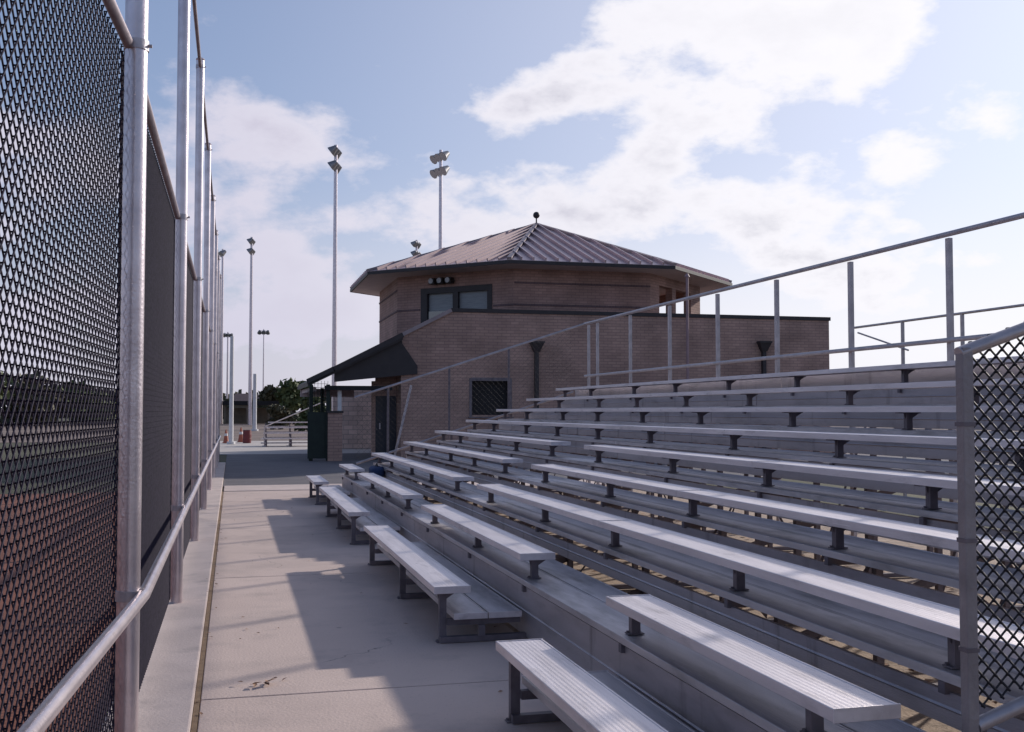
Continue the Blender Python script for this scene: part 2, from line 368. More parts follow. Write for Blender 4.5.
skyc = mixc(1.0, vmath('DIVIDE', sky.outputs[0], den), (1.40, 1.36, 1.46), 'MULTIPLY')
fin = mixc(cov2, skyc, cl)
L.new(fin, bg.inputs[0])

# ------------------------------------------------------------------ ground
def sheet(name, x0, x1, y0, y1, z, m, nx=1, ny=1):
    mb = MB()
    mb.add([(x0,y0,z),(x1,y0,z),(x1,y1,z),(x0,y1,z)], [(0,1,2,3)])
    return tag(mb.build(name, m), kind='structure')
sheet('ground', -2500, 2500, -1200, 3500, -.03, 'turf')
sheet('infield_clay', -24, -.6, -12, 23, -.022, 'clay')
sheet('gravel_bed', 1.75, 9.5, -1, 22.45, -.006, 'tan')
# walkway slabs: cast with open joints, filler strip beneath
JY = [-6, 1.8, 6.3, 10.8, 15.3, 19.8, 22.3]
mb = MB()
for a, b in zip(JY[:-1], JY[1:]): mb.box(-.155, 2.0, a+.008, b-.008, -.1, .0)
walk = tag(mb.build('walkway', 'concrete', bevel=.006), kind='structure')
mb = MB(); mb.box(-.155, 2.0, -6, 22.3, -.09, -.010); tag(mb.build('walkway_joints', 'saw'), kind='structure')
mb = MB(); mb.box(-.185, -.158, -6, 22.3, -.09, .004); tag(mb.build('expansion_joint', 'joint'), kind='structure')
mb = MB(); mb.box(-.62, -.188, -6, 34.5, -.1, .025); tag(mb.build('mowing_strip', 'kerb', bevel=.012), kind='structure')
mb = MB(); mb.box(-.155, 9.5, 22.32, 23.9, -.1, .012); tag(mb.build('cross_kerb', 'kerb', bevel=.012), kind='structure')
sheet('asphalt_apron', -.18, 60, 23.9, 41.5, -.004, 'asphalt')
sheet('far_pavement', -3, 60, 41.5, 60, -.008, 'pad')
sheet('dirt_lot', -30, 90, 60, 150, -.014, 'lot')

# ------------------------------------------------------------------ tall chain-link fence on the left
FX = -.43
fence = empty('chain_link_fence', (FX, 5, 0), 'tall black chain link fence with galvanised posts along left edge of the concrete walkway', 'fence')
BEND = math.sin(R(3.2))
def fp(y, dx=0.0): return (FX + dx - max(0, 5.0-y)*BEND, y)      # the fence line turns slightly outwards on the near side of the second post
PY = [-3.76, .62, 5.0, 9.38, 13.76, 18.14, 22.52, 26.9, 31.28, 35.66]
bay = None
for i, y in enumerate(PY):
    x_, _ = fp(y)
    mb = MB(); mb.tube((x_, y, -.02), (x_, y, 5.95), .049, 20)
    mb.sphere((x_, y, 5.95), .055, 8, .5)
    p = mb.build('fence_post', 'post', fence, smooth=True)
    for z, xr in ((3.22, 0), (.80, .065), (5.86, 0)):
        t = MB(); t.tube((x_, y, z-.022), (x_, y, z+.022), .054, 20)
        if xr: t.tube((x_, y, z), (x_+xr, y, z), .030, 10)
        t.tube((x_+.045, y-.012, z), (x_+.068, y-.012, z), .008, 8)
        t.build('rail_clamp', 'steel', p, smooth=True)
for a, b in zip(PY[:-1], PY[1:]):
    xa, xb = fp(a)[0], fp(b)[0]
    MB().tube((xa-.03, a, 3.22), (xb-.03, b, 3.22), .024, 12).build('top_rail', 'steel_rail', fence, smooth=True)
    MB().tube((xa, a, 5.86), (xb, b, 5.86), .021, 12).build('upper_rail', 'steel_rail', fence, smooth=True)
    MB().tube((xa+.065, a, .80), (xb+.065, b, .80), .027, 14).build('middle_rail', 'post', fence, smooth=True)
    L_ = 4.38; d = Vector((xb-xa, b-a, 0)).normalized()
    if bay is None or b <= 5.01:
        bay = chain_link('wire_mesh', [(0, 0), (L_, 0), (L_, 3.20), (0, 3.20)], (xa-.060, a, .045), d, (0,0,1), .066, .0029, 'wire', fence, (d.y, -d.x, 0), .0046)
        last_a = a
        if b > 5.01: first_straight = (bay, a)
    else:
        if b > 5.01 and 'straight' not in globals():
            bay = chain_link('wire_mesh', [(0, 0), (L_, 0), (L_, 3.20), (0, 3.20)], (xa-.060, a, .045), d, (0,0,1), .066, .0029, 'wire', fence, (d.y, -d.x, 0), .0046)
            straight = (bay, a)
        else:
            o = straight[0].copy(); C.objects.link(o); o.location = (0, a-straight[1], 0)

# ------------------------------------------------------------------ bleacher
Y0, Y1 = 3.1, 20.6
X0, RUN, Z0, RISE, NR = 1.35, .61, .395, .207, 9
bl = empty('bleacher', (3.9, Y0, 0), 'nine row aluminium bleacher with open gaps between its lower benches beside the walkway', 'bleacher')
def xk(k): return X0 + RUN*k
def seat_profile(x, z, w=.254, h=.045, ribs=9):
    p = [(x, z-h), (x, z-.003), (x+.003, z), (x+.011, z), (x+.014, z-.0035)]
    n = ribs; a = x+.018; b = x+w-.018; st = (b-a)/n
    for i in range(n):
        q = a+i*st
        p += [(q, z-.0035), (q+st*.3, z-.0035), (q+st*.5, z-.0029), (q+st*.8, z-.0029)]
    p += [(b, z-.0035), (x+w-.014, z-.0035), (x+w-.011, z), (x+w-.003, z), (x+w, z-.003), (x+w, z-h)]
    return p
def plank(name, x, z, a, b, m, w=.254, h=.045, caps=True, ribs=9):
    mb = MB(); mb.extrude_xz(seat_profile(x, z, w, h, ribs), a, b); o = mb.build(name, m, bl)
    if caps:
        for y0, y1 in ((a-.006, a), (b, b+.006)):
            c = MB(); c.box(x-.002, x+w+.002, y0, y1, z-h-.003, z+.002); c.build('end_cap', 'alu_seat', o, bevel=.002)
    return o
SEG = {0: [(Y0+.18, 5.55), (7.35, 11.45), (13.0, 17.5), (18.7, Y1)],
       1: [(Y0+.18, 5.55), (7.35, 11.45), (12.8, 17.5), (18.7, Y1)],
       2: [(Y0, 11.45), (12.75, Y1)], 3: [(Y0, 11.45), (12.75, Y1)], 4: [(Y0, 11.45), (12.75, Y1)]}
def split(a, b):           # long runs are made of butted planks
    if b-a < 7: return [(a, b)]
    m_ = a + (b-a)*.52
    return [(a, m_-.007), (m_+.007, b)]
LEG = [3.62, 5.46, 7.44, 9.25, 11.33, 13.12, 14.9, 16.6, 18.8, 20.4]
for k in range(NR):
    x, z = xk(k), Z0 + RISE*k; lv = RISE*(k+1)
    for s_ in SEG.get(k, [(Y0, Y1)]):
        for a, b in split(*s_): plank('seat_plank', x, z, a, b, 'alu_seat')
    # deck planks: the walking level runs under the seat and back to the next riser
    cols = [(.14, .235), (.385, .235)] if k == 0 else ([(.035, .25), (.295, .25)] if k < 8 else [(.035, .25)])
    for ci, (o_, w_) in enumerate(cols):
        segs = SEG[0] if k == 0 else ([(Y0+.18, Y1)] if k == 1 else [(Y0, Y1)])
        for s_ in segs:
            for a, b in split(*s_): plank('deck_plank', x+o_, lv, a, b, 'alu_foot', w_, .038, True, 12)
    if k >= 1:
        lo = .02 if k == 1 else lv-RISE+.003; hi = lv-(.052 if k == 1 else .078 if k in (2, 3) else (.052 if k < 5 else .045))
        for a, b in split(Y0, Y1):
            mb = MB(); xr = x+.052; md = hi*.5+lo*.5
            prof = [(xr, lo), (xr+.003, md-.008), (xr-.004, md), (xr+.003, md+.008), (xr, hi), (xr+.022, hi), (xr+.022, lo)]
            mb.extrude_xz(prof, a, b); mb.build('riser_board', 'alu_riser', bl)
    for y in LEG:
        on = any(a-.02 <= y <= b+.1 for a, b in SEG.get(k, [(Y0, Y1)]))
        if not on: continue
        mb = MB(); xc = x+(.127 if k else .075); base = lv if k else 0.0
        zt = z-.047
        mb.box(xc-.025, xc+.025, y-.022, y-.016, base, zt-.008); mb.box(xc-.025, xc-.019, y-.016, y+.022, base, zt-.008)
        mb.box(x+.027, x+.227, y-.022, y+.022, zt-.008, zt)
        mb.add([(xc-.04,y-.004,zt-.008),(xc+.095,y-.004,zt-.008),(xc+.028,y-.004,zt-.05),(xc-.028,y-.004,zt-.05),
                (xc-.04,y+.002,zt-.008),(xc+.095,y+.002,zt-.008),(xc+.028,y+.002,zt-.05),(xc-.028,y+.002,zt-.05)],
               [(0,1,2,3),(7,6,5,4),(0,4,5,1),(1,5,6,2),(2,6,7,3),(3,7,4,0)])
        mb.box(xc-.045, xc+.045, y-.03, y+.03, base+.001, base+.007)
        for bx in (-.034, .034): mb.tube((xc+bx, y+.018, base+.006), (xc+bx, y+.018, base+.016), .007, 6)
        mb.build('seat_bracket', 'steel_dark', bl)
for y in LEG:
    mb = MB(); ya = y-.035
    mb.bar((1.40, ya, .025), (6.75, ya, .025), .05, .04)          # base channel on the ground
    mb.bar((2.3, ya, .10), (6.60, ya, RISE*8-.12), .006, .06)      # stringer
    for k in range(0, NR):
        x = xk(k); zt = RISE*(k+1)-.040
        mb.box(x+(.10 if k == 0 else .03), x+(.62 if k < 8 else .35), ya-.02, ya+.02, zt-.045, zt)
        mb.bar((x+.34, ya-.02, .045), (x+.34, ya-.02, zt-.045), .045, .045, (0,1,0))
    for k in (3, 5, 7): mb.bar((xk(k)-.25, ya+.03, .06), (xk(k+1)-.27, ya+.03, RISE*(k+1)-.08), .03, .006)
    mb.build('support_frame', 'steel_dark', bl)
for xa in (3.9, 6.3):                                               # cross bracing under the high rows
    for i in range(0, 9, 2):
        mb = MB(); z1 = (xa-1.35)/RUN*RISE-.12
        mb.bar((xa, LEG[i], .06), (xa, LEG[i+1], z1), .035, .006, (1,0,0)); mb.build('cross_brace', 'steel_dark', bl)
# kick boards closing the back of the top row
for a, b in split(Y0, Y1):
    for z0_, z1_ in ((1.70, 1.87), (1.875, 2.04)):
        mb = MB(); mb.box(6.63, 6.65, a, b, z0_, z1_); mb.build('kick_board', 'alu_riser', bl)
# back guard
GX = 6.67
gy = [3.8, 5.5, 7.25, 9.0, 10.72, 12.42, 14.15, 15.9, 17.65, 19.4, 19.92]
for y in gy:
    mb = MB(); mb.box(GX, GX+.045, y-.03, y+.03, 1.2, 3.272); mb.box(GX, GX+.045, y-.03, y+.03, .0, 1.2)
    mb.build('guard_post', 'steel', bl, bevel=.004)
rail = MB(); rail.tube((GX-.03, Y0-.1, 3.30), (GX-.03, 20.02, 3.30), .026, 12); rail.build('guard_top_rail', 'steel', bl, smooth=True)
rail = MB(); rail.tube((GX-.03, Y0-.1, 2.28), (GX-.03, 20.0, 2.28), .024, 12); rail.build('guard_lower_rail', 'steel', bl, smooth=True)
# side guards (near and far ends)
def side_guard(y, s, m, rx=.024, dense=.063):
    xa, xb = 2.28, GX-.03
    za, zb = 1.785, 3.27; ba, bb = .60, 1.98
    if s > 0: za, zb = 1.86, 3.30
    mb = MB(); mb.tube((xa-.02, y, za), (xb, y if s < 0 else 20.0, zb), .021, 14); mb.build('side_top_rail', 'steel', bl, smooth=True)
    mb = MB(); mb.tube((xa+.02, y, ba), (xb, y, bb), .024, 14); mb.build('side_lower_rail', 'steel', bl, smooth=True)
    for x in ((xa, 3.8, 5.3) if s < 0 else (2.9, 4.1, 5.3)):
        t = (x-xa)/(xb-xa)
        mb = MB(); z0_, z1_ = ba+(bb-ba)*t-.03, za+(zb-za)*t+.02
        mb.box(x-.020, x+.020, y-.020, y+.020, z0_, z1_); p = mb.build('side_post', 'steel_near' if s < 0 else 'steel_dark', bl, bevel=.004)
        for zz in (.22, .5, .8):
            c = MB(); zc = z0_+(z1_-z0_)*zz; c.box(x-.0225, x+.0225, y-.0225, y+.0225, zc-.007, zc+.007); c.build('tie_band', 'steel_dark', p)
        mb = MB(); mb.bar((x+.05, y+.03, z0_+.04), (x+.05, y+.03, .0), .04, .04, (0,1,0)); mb.build('side_leg', 'steel_dark', bl)
    o = -.03*s
    chain_link('side_mesh', [(0, ba+.02), (xb-xa, bb+.02), (xb-xa, zb+.02), (0, za+.02)], (xa, y+o, 0), (1,0,0), (0,0,1), dense, .0013 if s > 0 else .0042, m, bl, (0,1,0), .006)
side_guard(3.0, -1, 'wire_galv', dense=.048)
side_guard(20.75, 1, 'wire_galv', dense=.11)
mb = MB(); mb.bar((3.0, 20.75, .6), (3.35, 20.75, 2.1), .04, .04, (0,1,0)); mb.build('end_strut', 'steel', bl)

# second stand's guard, beyond the back of the bleacher
g2 = empty('stair_handrail', (11.0, 12, 0), 'thin grey handrail on slim posts standing beyond the upper right end of the bleacher', 'handrail')
hy = []
X2 = 11.0
pa = None
z2 = CAMZ + .1385*X2*F/F
mb = MB(); mb.tube((X2, 2, z2-.0), (X2, 17.5, z2), .022, 10); mb.build('top_rail', 'steel', g2, smooth=True)
mb = MB(); mb.tube((X2, 17.4, z2-.1), (X2, 15.9, z2-.5), .016, 8); mb.build('end_brace', 'steel', g2, smooth=True)
for y in (16.05, 14.5, 12.9, 11.3, 9.7, 8.1, 6.5):
    mb = MB(); mb.box(X2-.022, X2+.022, y-.022, y+.022, 0, z2-.01); mb.build('rail_post', 'steel', g2)

# ------------------------------------------------------------------ press box building
bd = empty('press_box_building', (10, 38, 0), 'brown brick press box building with an octagonal upper storey under a ribbed metal roof', 'building')
YW = 35.0
def X_at(px, Y): return atY(px, 411, Y).x
def Z_at(px, py, Y): return atY(px, py, Y).z
wx0 = X_at(401, YW); wxs = X_at(451, YW); wx1 = X_at(830, YW)
ztop = Z_at(451, 312, YW); zl = Z_at(401, 337, YW)
def wall_with_holes(name, x0, x1, y0, y1, z0, z1, holes, m):
    """wall along X with rectangular openings (hx0,hx1,hz0,hz1)"""
    mb = MB(); xs = sorted({x0, x1, *[h[0] for h in holes], *[h[1] for h in holes]}); zs = sorted({z0, z1, *[h[2] for h in holes], *[h[3] for h in holes]})
    for a, b in zip(xs[:-1], xs[1:]):
        for c, d in zip(zs[:-1], zs[1:]):
            cx, cz = (a+b)/2, (c+d)/2
            if any(h[0] < cx < h[1] and h[2] < cz < h[3] for h in holes): continue
            mb.box(a, b, y0, y1, c, d)
    return mb
wo = (X_at(471, YW), X_at(510, YW), Z_at(490, 415, YW), Z_at(490, 380, YW))
mb = wall_with_holes('w', wxs, wx1, YW, YW+.3, -.1, ztop, [wo], 'brick')
mb.prism([(wx0, YW, -.1), (wxs, YW, -.1), (wxs, YW, ztop), (wx0, YW, zl)], (0, .3, 0))
mb.box(wx1-.3, wx1, YW+.3, YW+9, -.1, ztop)
mb.box(wx0, wx0+.3, YW+.3, YW+6.2, -.1, zl-.3)
wall = mb.build('wing_wall', 'brick', bd, uv=True)
mb = MB(); mb.box(wxs, wx1+.05, YW-.04, YW+.36, ztop+.001, ztop+.13); mb.box(wx1-.36, wx1+.05, YW+.36, YW+9, ztop+.001, ztop+.13); mb.build('coping', 'coping', bd)
mb = MB(); mb.box(wxs+.3, wx1-.3, YW+.3, YW+8.7, ztop-.5, ztop-.4); mb.build('flat_roof', 'coping', bd)
mb = MB(); mb.bar((wx0-.0, YW+.12, zl+.06), (wxs, YW+.12, ztop+.06), .40, .12); mb.build('rake_coping', 'rake', bd)
# concession opening
a, b, c, d = wo
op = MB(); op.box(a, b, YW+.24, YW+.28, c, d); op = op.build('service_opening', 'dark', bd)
fr = MB()
for q in ((a-.06, a+.03, c-.06, d+.06), (b-.03, b+.06, c-.06, d+.06)): fr.box(q[0], q[1], YW-.02, YW+.1, q[2], q[3])
fr.box(a+.03, b-.03, YW-.02, YW+.1, d-.03, d+.08); fr.box(a-.1, b+.1, YW-.14, YW+.12, c-.1, c-.061)
fr.build('frame', 'steel_dark', op)
# shallow brick piers and a band on the wing
for px in (415, 560, 612):
    xa = X_at(px, YW)
for (px, y_top, y_bot, sz) in ((537, 345, 396, .15), (765, 346, 372, .15)):
    xa = X_at(px, YW-.15)
    zt_ = Z_at(px, 343, YW-.15)
    mb = MB(); mb.box(xa-.065, xa+.065, YW-.17, YW-.03, .05, zt_-.3); o = mb.build('downspout', 'coping', bd)
    hd = MB(); hd.add([(xa-.22,YW-.28,zt_),(xa+.22,YW-.28,zt_),(xa+.22,YW-.02,zt_),(xa-.22,YW-.02,zt_),(xa-.09,YW-.20,zt_-.30),(xa+.09,YW-.20,zt_-.30),(xa+.09,YW-.02,zt_-.30),(xa-.09,YW-.02,zt_-.30)],
                     [(0,1,2,3),(7,6,5,4),(0,4,5,1),(1,5,6,2),(2,6,7,3),(3,7,4,0)]); hd.box(xa-.24, xa+.24, YW-.30, YW-.01, zt_+.001, zt_+.06)
    hd.build('conductor_head', 'coping', o)
# door bay left of the wing wall
dx0 = X_at(373, YW+1.0)
mb = MB(); mb.box(dx0+.08, wx0-.01, YW+1.0, YW+1.08, 0, Z_at(388, 396, YW+1)); o = mb.build('door', 'navy', bd)
MB().box(dx0+.2, dx0+.24, YW+.93, YW+.99, 1.0, 1.2).build('handle', 'steel', o)
mb = MB(); mb.box(dx0-.02, dx0+.08, YW+.98, YW+1.3, 0, 2.6); mb.box(dx0+.08, wx0-.01, YW+.98, YW+1.12, Z_at(388, 396, YW+1)+.001, 3.35); mb.build('door_wall', 'brick', bd, uv=True)
# porch roof: shed slope down to the left
pxe = X_at(309, YW-.2); ze = Z_at(309, 381, YW-.2)
def rz(x): return ze + (x-pxe)*(zl+.05-ze)/(wx0-pxe)
mb = MB(); yA, yB = YW-.35, YW+6.2
px2 = pxe+.75
# roof deck with a hipped outer corner
mb.add([(px2, yA, rz(px2)), (wx0, yA, rz(wx0)), (wx0, yB, rz(wx0)), (pxe, yB, ze), (pxe, yA+.8, ze),
        (px2, yA, rz(px2)-.16), (wx0, yA, rz(wx0)-.16), (wx0, yB, rz(wx0)-.16), (pxe, yB, ze-.16), (pxe, yA+.8, ze-.16)],
       [(0,1,2,3,4), (9,8,7,6,5), (0,5,6,1), (1,6,7,2), (2,7,8,3), (3,8,9,4), (4,9,5,0)])
mb.build('porch_roof', 'coping', bd)
mb = MB(); mb.bar((px2+.02, yA-.03, rz(px2)+.0), (wx0, yA-.03, rz(wx0)+.0), .04, .16); mb.bar((pxe-.02, yA+.8, ze), (px2, yA-.02, rz(px2)), .04, .16); mb.build('porch_fascia', 'coping', bd)
mb = MB(); mb.box(pxe+.1, dx0-.1, YW+5.9, YW+6.1, ze-.42, ze-.12); mb.box(pxe+.15, pxe+.3, YW+.8, YW+5.9, ze-.3, ze-.165); mb.build('porch_beam', 'soffit', bd)
mb = MB(); mb.box(pxe+.5, wx0-.3, YW-.1, YW+.08, ze-.28, ze-.14); mb.build('porch_beam', 'dark', bd)
# added dark panel, standing for shade under the porch roof and on the wing
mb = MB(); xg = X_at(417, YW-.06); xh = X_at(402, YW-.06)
mb.prism([(px2+.05, YW-.12, rz(px2)-.03), (px2+.05, YW-.12, Z_at(330, 382, YW)), (xg, YW-.12, Z_at(417, 374, YW)), (xg, YW-.12, Z_at(417, 366, YW)), (xh, YW-.12, Z_at(402, 344, YW)), (wx0-.02, YW-.12, rz(wx0)-.03)], (0, .10, 0)); mb.build('porch_shade_panel', 'coping', bd)
# porch posts, piers and screen
for px, Yp, m_ in ((311, YW+.3, 'green'), (328, YW+.1, 'green'), (322, YW+5.6, 'green')):
    xa = X_at(px, Yp); mb = MB(); mb.box(xa-.06, xa+.06, Yp-.06, Yp+.06, 0, ze-.1); mb.build('porch_post', m_, bd)
xa = X_at(339.5, YW+.2); mb = MB(); mb.box(xa-.06, xa+.06, YW+.15, YW+.27, 1.5, ze-.28); mb.build('porch_post', 'white', bd)
xb_ = X_at(328, YW); xc_ = X_at(342.5, YW)
mb = MB(); mb.box(xb_, xc_, YW-.0, YW+.45, 0, Z_at(335, 413, YW)); o = mb.build('pier', 'brick', bd, uv=True)
MB().box(xb_-.03, xc_+.03, YW-.03, YW+.48, Z_at(335, 413, YW)+.001, Z_at(335, 413, YW)+.07).build('pier_cap', 'coping', o)
xd_ = X_at(308, YW); mb = MB()
zz = Z_at(318, 412, YW); mb.box(xd_, xb_-.01, YW+.1, YW+.14, .08, zz)
n_ = 9
mb.build('porch_screen', 'green', bd)
mb = MB()
for i in range(8):
    z_ = zz + .06 + i*.12
    mb.box(xd_, xb_-.01, YW+.11, YW+.125, z_, z_+.012)
for i in range(7):
    x_ = xd_ + (xb_-xd_)*i/6; mb.box(x_-.006, x_+.006, YW+.1, YW+.112, zz, zz+1.0)
mb.build('porch_grille', 'green', bd)
# octagon tower
TC = Vector((12.0, 42.4, 0)); RW, RE = 6.6, 7.85
def oc(r, i, z): 
    a = R(22.5 + 45*i) - R(90); return TC + Vector((r*math.cos(a), r*math.sin(a), z))
ZE = Z_at(515, 258, 36.0)
ZE = CAMZ + (411-258)/F*36.1
ZA = CAMZ + (411-224)/F*44.0
# vertex i=0 is at -67.5deg from +X i.e. front right (D); i=-1 front left (C); -2 B; -3 A; 1 E; 2 F
def facewall(i, z0, z1, r0=RW, th=.3, s0=0., s1=1., mb=None):
    a, b = oc(r0, i, 0), oc(r0, i+1, 0); a2, b2 = oc(r0-th, i, 0), oc(r0-th, i+1, 0)
    P0, P1 = a.lerp(b, s0), a.lerp(b, s1); Q0, Q1 = a2.lerp(b2, s0), a2.lerp(b2, s1)
    mb = mb or MB()
    vs = [P0, P1, Q1, Q0]; mb.add([v+Vector((0,0,z0)) for v in vs] + [v+Vector((0,0,z1)) for v in vs], [(0,3,2,1),(4,5,6,7),(0,1,5,4),(1,2,6,5),(2,3,7,6),(3,0,4,7)])
    return mb
zs_ = 4.55; zh = 6.22; ZW = ZE-.12
mb = MB()
for i in (-1, 2, 3, 4): facewall(i, -.1, ZW, mb=mb)
facewall(-3, -.1, ZW, mb=mb)
# window face B-C (i=-2)
s0w, s1w = .235, .80
wz1 = CAMZ + (411-289)/F*38.8; wz0 = wz1-1.5
facewall(-2, -.1, wz0, mb=mb); facewall(-2, wz1, ZW, mb=mb); facewall(-2, wz0, wz1, s0=0, s1=s0w, mb=mb); facewall(-2, wz0, wz1, s0=s1w, s1=1, mb=mb)
# open deck corner: faces 0 (D-E) and 1 (E-F)
for i in (0, 1):
    facewall(i, -.1, zs_, mb=mb); facewall(i, zh, ZW, mb=mb)
facewall(0, zs_, zh, s0=0, s1=.17, mb=mb); facewall(0, zs_, zh, s0=.80, s1=1, mb=mb)
facewall(0, zs_, zh, s0=.42, s1=.49, mb=mb)
facewall(1, zs_, zh, s0=0, s1=.12, mb=mb); facewall(1, zs_, zh, s0=.9, s1=1, mb=mb)
a, b = oc(RW-.35, 0, 0), oc(RW-.35, 2, 0); nrm = (b-a).cross(Vector((0,0,1))).normalized()*.2
mb.prism([a+Vector((0,0,2)), b+Vector((0,0,2)), b+Vector((0,0,ZW-.02)), a+Vector((0,0,ZW-.02))], nrm)
tw = mb.build('tower_wall', 'brick_tower', bd, uv=True)
for z_ in (5.28, 6.05):
    for i in (-3, -2, -1):
        if i == -2 and z_ < 6:
            for q0, q1 in ((0, s0w-.03), (s1w+.03, 1)): facewall(i, z_, z_+.07, r0=RW+.025, th=.02, s0=q0, s1=q1).build('brick_band', 'brick_band', bd, uv=True)
        elif i != -2: facewall(i, z_, z_+.07, r0=RW+.025, th=.02).build('brick_band', 'brick_band', bd, uv=True)
# window: frame, mullion, panes with lowered blinds
fo = MB(); facewall(-2, wz0, wz1, r0=RW-.12, th=.02, s0=s0w, s1=s1w, mb=fo); fo = fo.build('window', 'blind', bd)
mf = MB()
for s0, s1 in ((s0w-.02, s0w+.035), (s1w-.02, s1w+.02), ((s0w+s1w)/2-.025, (s0w+s1w)/2+.02)): facewall(-2, wz0, wz1-.1, r0=RW+.03, th=.12, s0=s0, s1=s1, mb=mf)
facewall(-2, wz1-.1, wz1+.10, r0=RW+.035, th=.14, s0=s0w-.02, s1=s1w+.02, mb=mf); facewall(-2, wz0-.08, wz0, r0=RW+.05, th=.14, s0=s0w-.02, s1=s1w+.02, mb=mf)
mf.build('frame', 'coping', fo)
mid = (s0w+s1w)/2
for s0, s1 in ((s0w+.035, mid-.025), (mid+.02, s1w-.02)):
    p = MB(); facewall(-2, wz0+.01, wz0+.75, r0=RW-.04, th=.012, s0=s0, s1=s1, mb=p); p.build('pane', 'glass', fo)
# roof
mb = MB(); vs = [oc(RE, i, ZE) for i in range(8)] + [TC+Vector((0,0,ZA))] + [oc(RE, i, ZE-.09) for i in range(8)]
fs = [(i, (i+1) % 8, 8) for i in range(8)] + [(i, 9+i, 9+(i+1) % 8, (i+1) % 8) for i in range(8)]
mb.add(vs, fs); roof = mb.build('roof', 'roof', bd)
mb = MB()
ap = TC+Vector((0,0,ZA))
for i in range(8):
    a, b = oc(RE, i, ZE), oc(RE, i+1, ZE); e = b-a; n_ = 14; down = ((a+b)/2-ap)
    nrm = e.cross(down).normalized(); nrm = nrm if nrm.z > 0 else -nrm
    for j in range(1, n_):
        t = j/n_; q = a.lerp(b, t)
        # rib runs straight up the slope until it meets the hip
        f_ = 1-abs(2*t-1); top = q - down*f_
        mb.bar(q+nrm*.055, top+nrm*.055, .04, .11, nrm)
mb.build('roof_ribs', 'roof', roof)
mb = MB()
for i in range(8):
    mb.bar(oc(RE, i, ZE)+Vector((0,0,.04)), ap+Vector((0,0,.05)), .16, .09)
mb.build('hip_cap', 'rake', roof)
mb = MB()
for i in range(8): facewall(i, ZE-.13, ZE-.015, r0=RE+.03, th=.05, mb=mb)
mb.build('fascia', 'coping', roof)
mb = MB(); n8 = [oc(RE-.05, i, ZE-.12) for i in range(8)]; m8 = [oc(RW-.25, i, ZE-.15) for i in range(8)]
mb.add(n8+m8, [(i, (i+1) % 8, 8+(i+1) % 8, 8+i) for i in range(8)] + [tuple(range(8, 16))]); mb.build('soffit', 'soffit', bd)
mb = MB(); mb.tube(ap, ap+Vector((0,0,.32)), .03, 8); mb.sphere(ap+Vector((0,0,.42)), .14, 8); mb.tube(ap-Vector((0,0,.05)), ap+Vector((0,0,.1)), .18, 12, .06); mb.build('finial', 'coping', roof, smooth=True)
# loudspeaker cluster under the eave
sp = empty('loudspeaker', oc(RW+.1, -2, 0).lerp(oc(RW+.1, -1, 0), .42)+Vector((0,0,6.3)), 'small dark loudspeaker cluster fixed under the tower eave above the window', 'loudspeaker')
base = Vector(sp['_w']); tdir = (oc(RW, -1, 0)-oc(RW, -2, 0)).normalized(); nd = Vector((tdir.y, -tdir.x, 0))
for j in (-1, 0, 1):
    c0 = base + tdir*j*.36 + nd*.12
    mb = MB(); mb.bar(c0-nd*.12, c0+nd*.12, .24, .22); mb.build('speaker_box', 'coping', sp, bevel=.01)
    mb = MB(); mb.tube(c0+nd*.121, c0+nd*.16, .08, 10, .10); mb.build('horn', 'lamphood', sp)
mb = MB(); mb.bar(base-tdir*.5, base+tdir*.5, .05, .05); mb.build('mounting_bar', 'steel_dark', sp)
# slim pipe mast before the wing
xp = X_at(688, 34.2); o = empty('vent_mast', (xp, 34.2, 0), 'slim pinkish pipe rising in front of the brick wing near the open deck', 'pipe')
zt_ = Z_at(688, 277, 34.2)
MB().tube((xp, 34.2, 0), (xp, 34.2, zt_), .05, 10).build('pipe', 'pinkpipe', o, smooth=True)
MB().tube((xp, 34.2, zt_), (xp, 34.2, zt_+.12), .10, 10, .03).build('cap', 'pinkpipe', o, smooth=True)

# ------------------------------------------------------------------ sports light poles
def light_pole(px, ytop, dist, lamps, label, yaw=0.0, r=.17):
    d = ray(px, 411); base = Vector((d.x, d.y, 0)).normalized()*dist/ math.cos(math.atan((px-512)/F))
    # dist is depth along the camera axis
    t = ray(px, ytop); k = base.length/math.hypot(t.x, t.y); ht = CAMZ + t.z*k
    o = empty('light_pole', base, label, 'light pole', 'sports light poles')
    mb = MB(); mb.tube(base, base+Vector((0,0,ht)), r, 12, r*.62); mb.build('pole', 'post', o, smooth=True)
    rt = Vector((math.cos(yaw), math.sin(yaw), 0)); fw = Vector((-rt.y, rt.x, 0))
    for row in range(lamps):
        z = ht-.35-row*1.15
        mb = MB(); mb.bar(base+Vector((0,0,z))-rt*.8, base+Vector((0,0,z))+rt*.8, .12, .12); mb.build('crossarm', 'steel_dark', o)
        for s in (-.7, .0, .7):
            c0 = base+Vector((0,0,z-.15))+rt*s; ax = (fw*.8+Vector((0,0,-.6))).normalized()
            mb = MB(); mb.tube(c0-ax*.3, c0+ax*.3, .18, 10, .40); l = mb.build('floodlight', 'lamphood', o, smooth=True)
            mb = MB(); mb.tube(c0+ax*.301, c0+ax*.32, .37, 10); mb.build('lens', 'lampglass', l)
    return o
light_pole(334, 145, 83, 2, 'tallest sports light pole, rising behind the porch roof left of the tower', R(72), .21)
light_pole(440, 150, 84, 2, 'sports light pole rising from behind the left slope of the octagonal roof', R(112), .20)
light_pole(250, 237, 124, 2, 'sports light pole beside the shrubs at the far end of the walkway', R(80), .24)
light_pole(416, 240, 129, 2, 'distant light pole with only its lamp cluster showing above the left roof slope', R(60), .22)
light_pole(221, 249, 137, 1, 'light pole closest to the far end of the tall fence', R(100), .22)
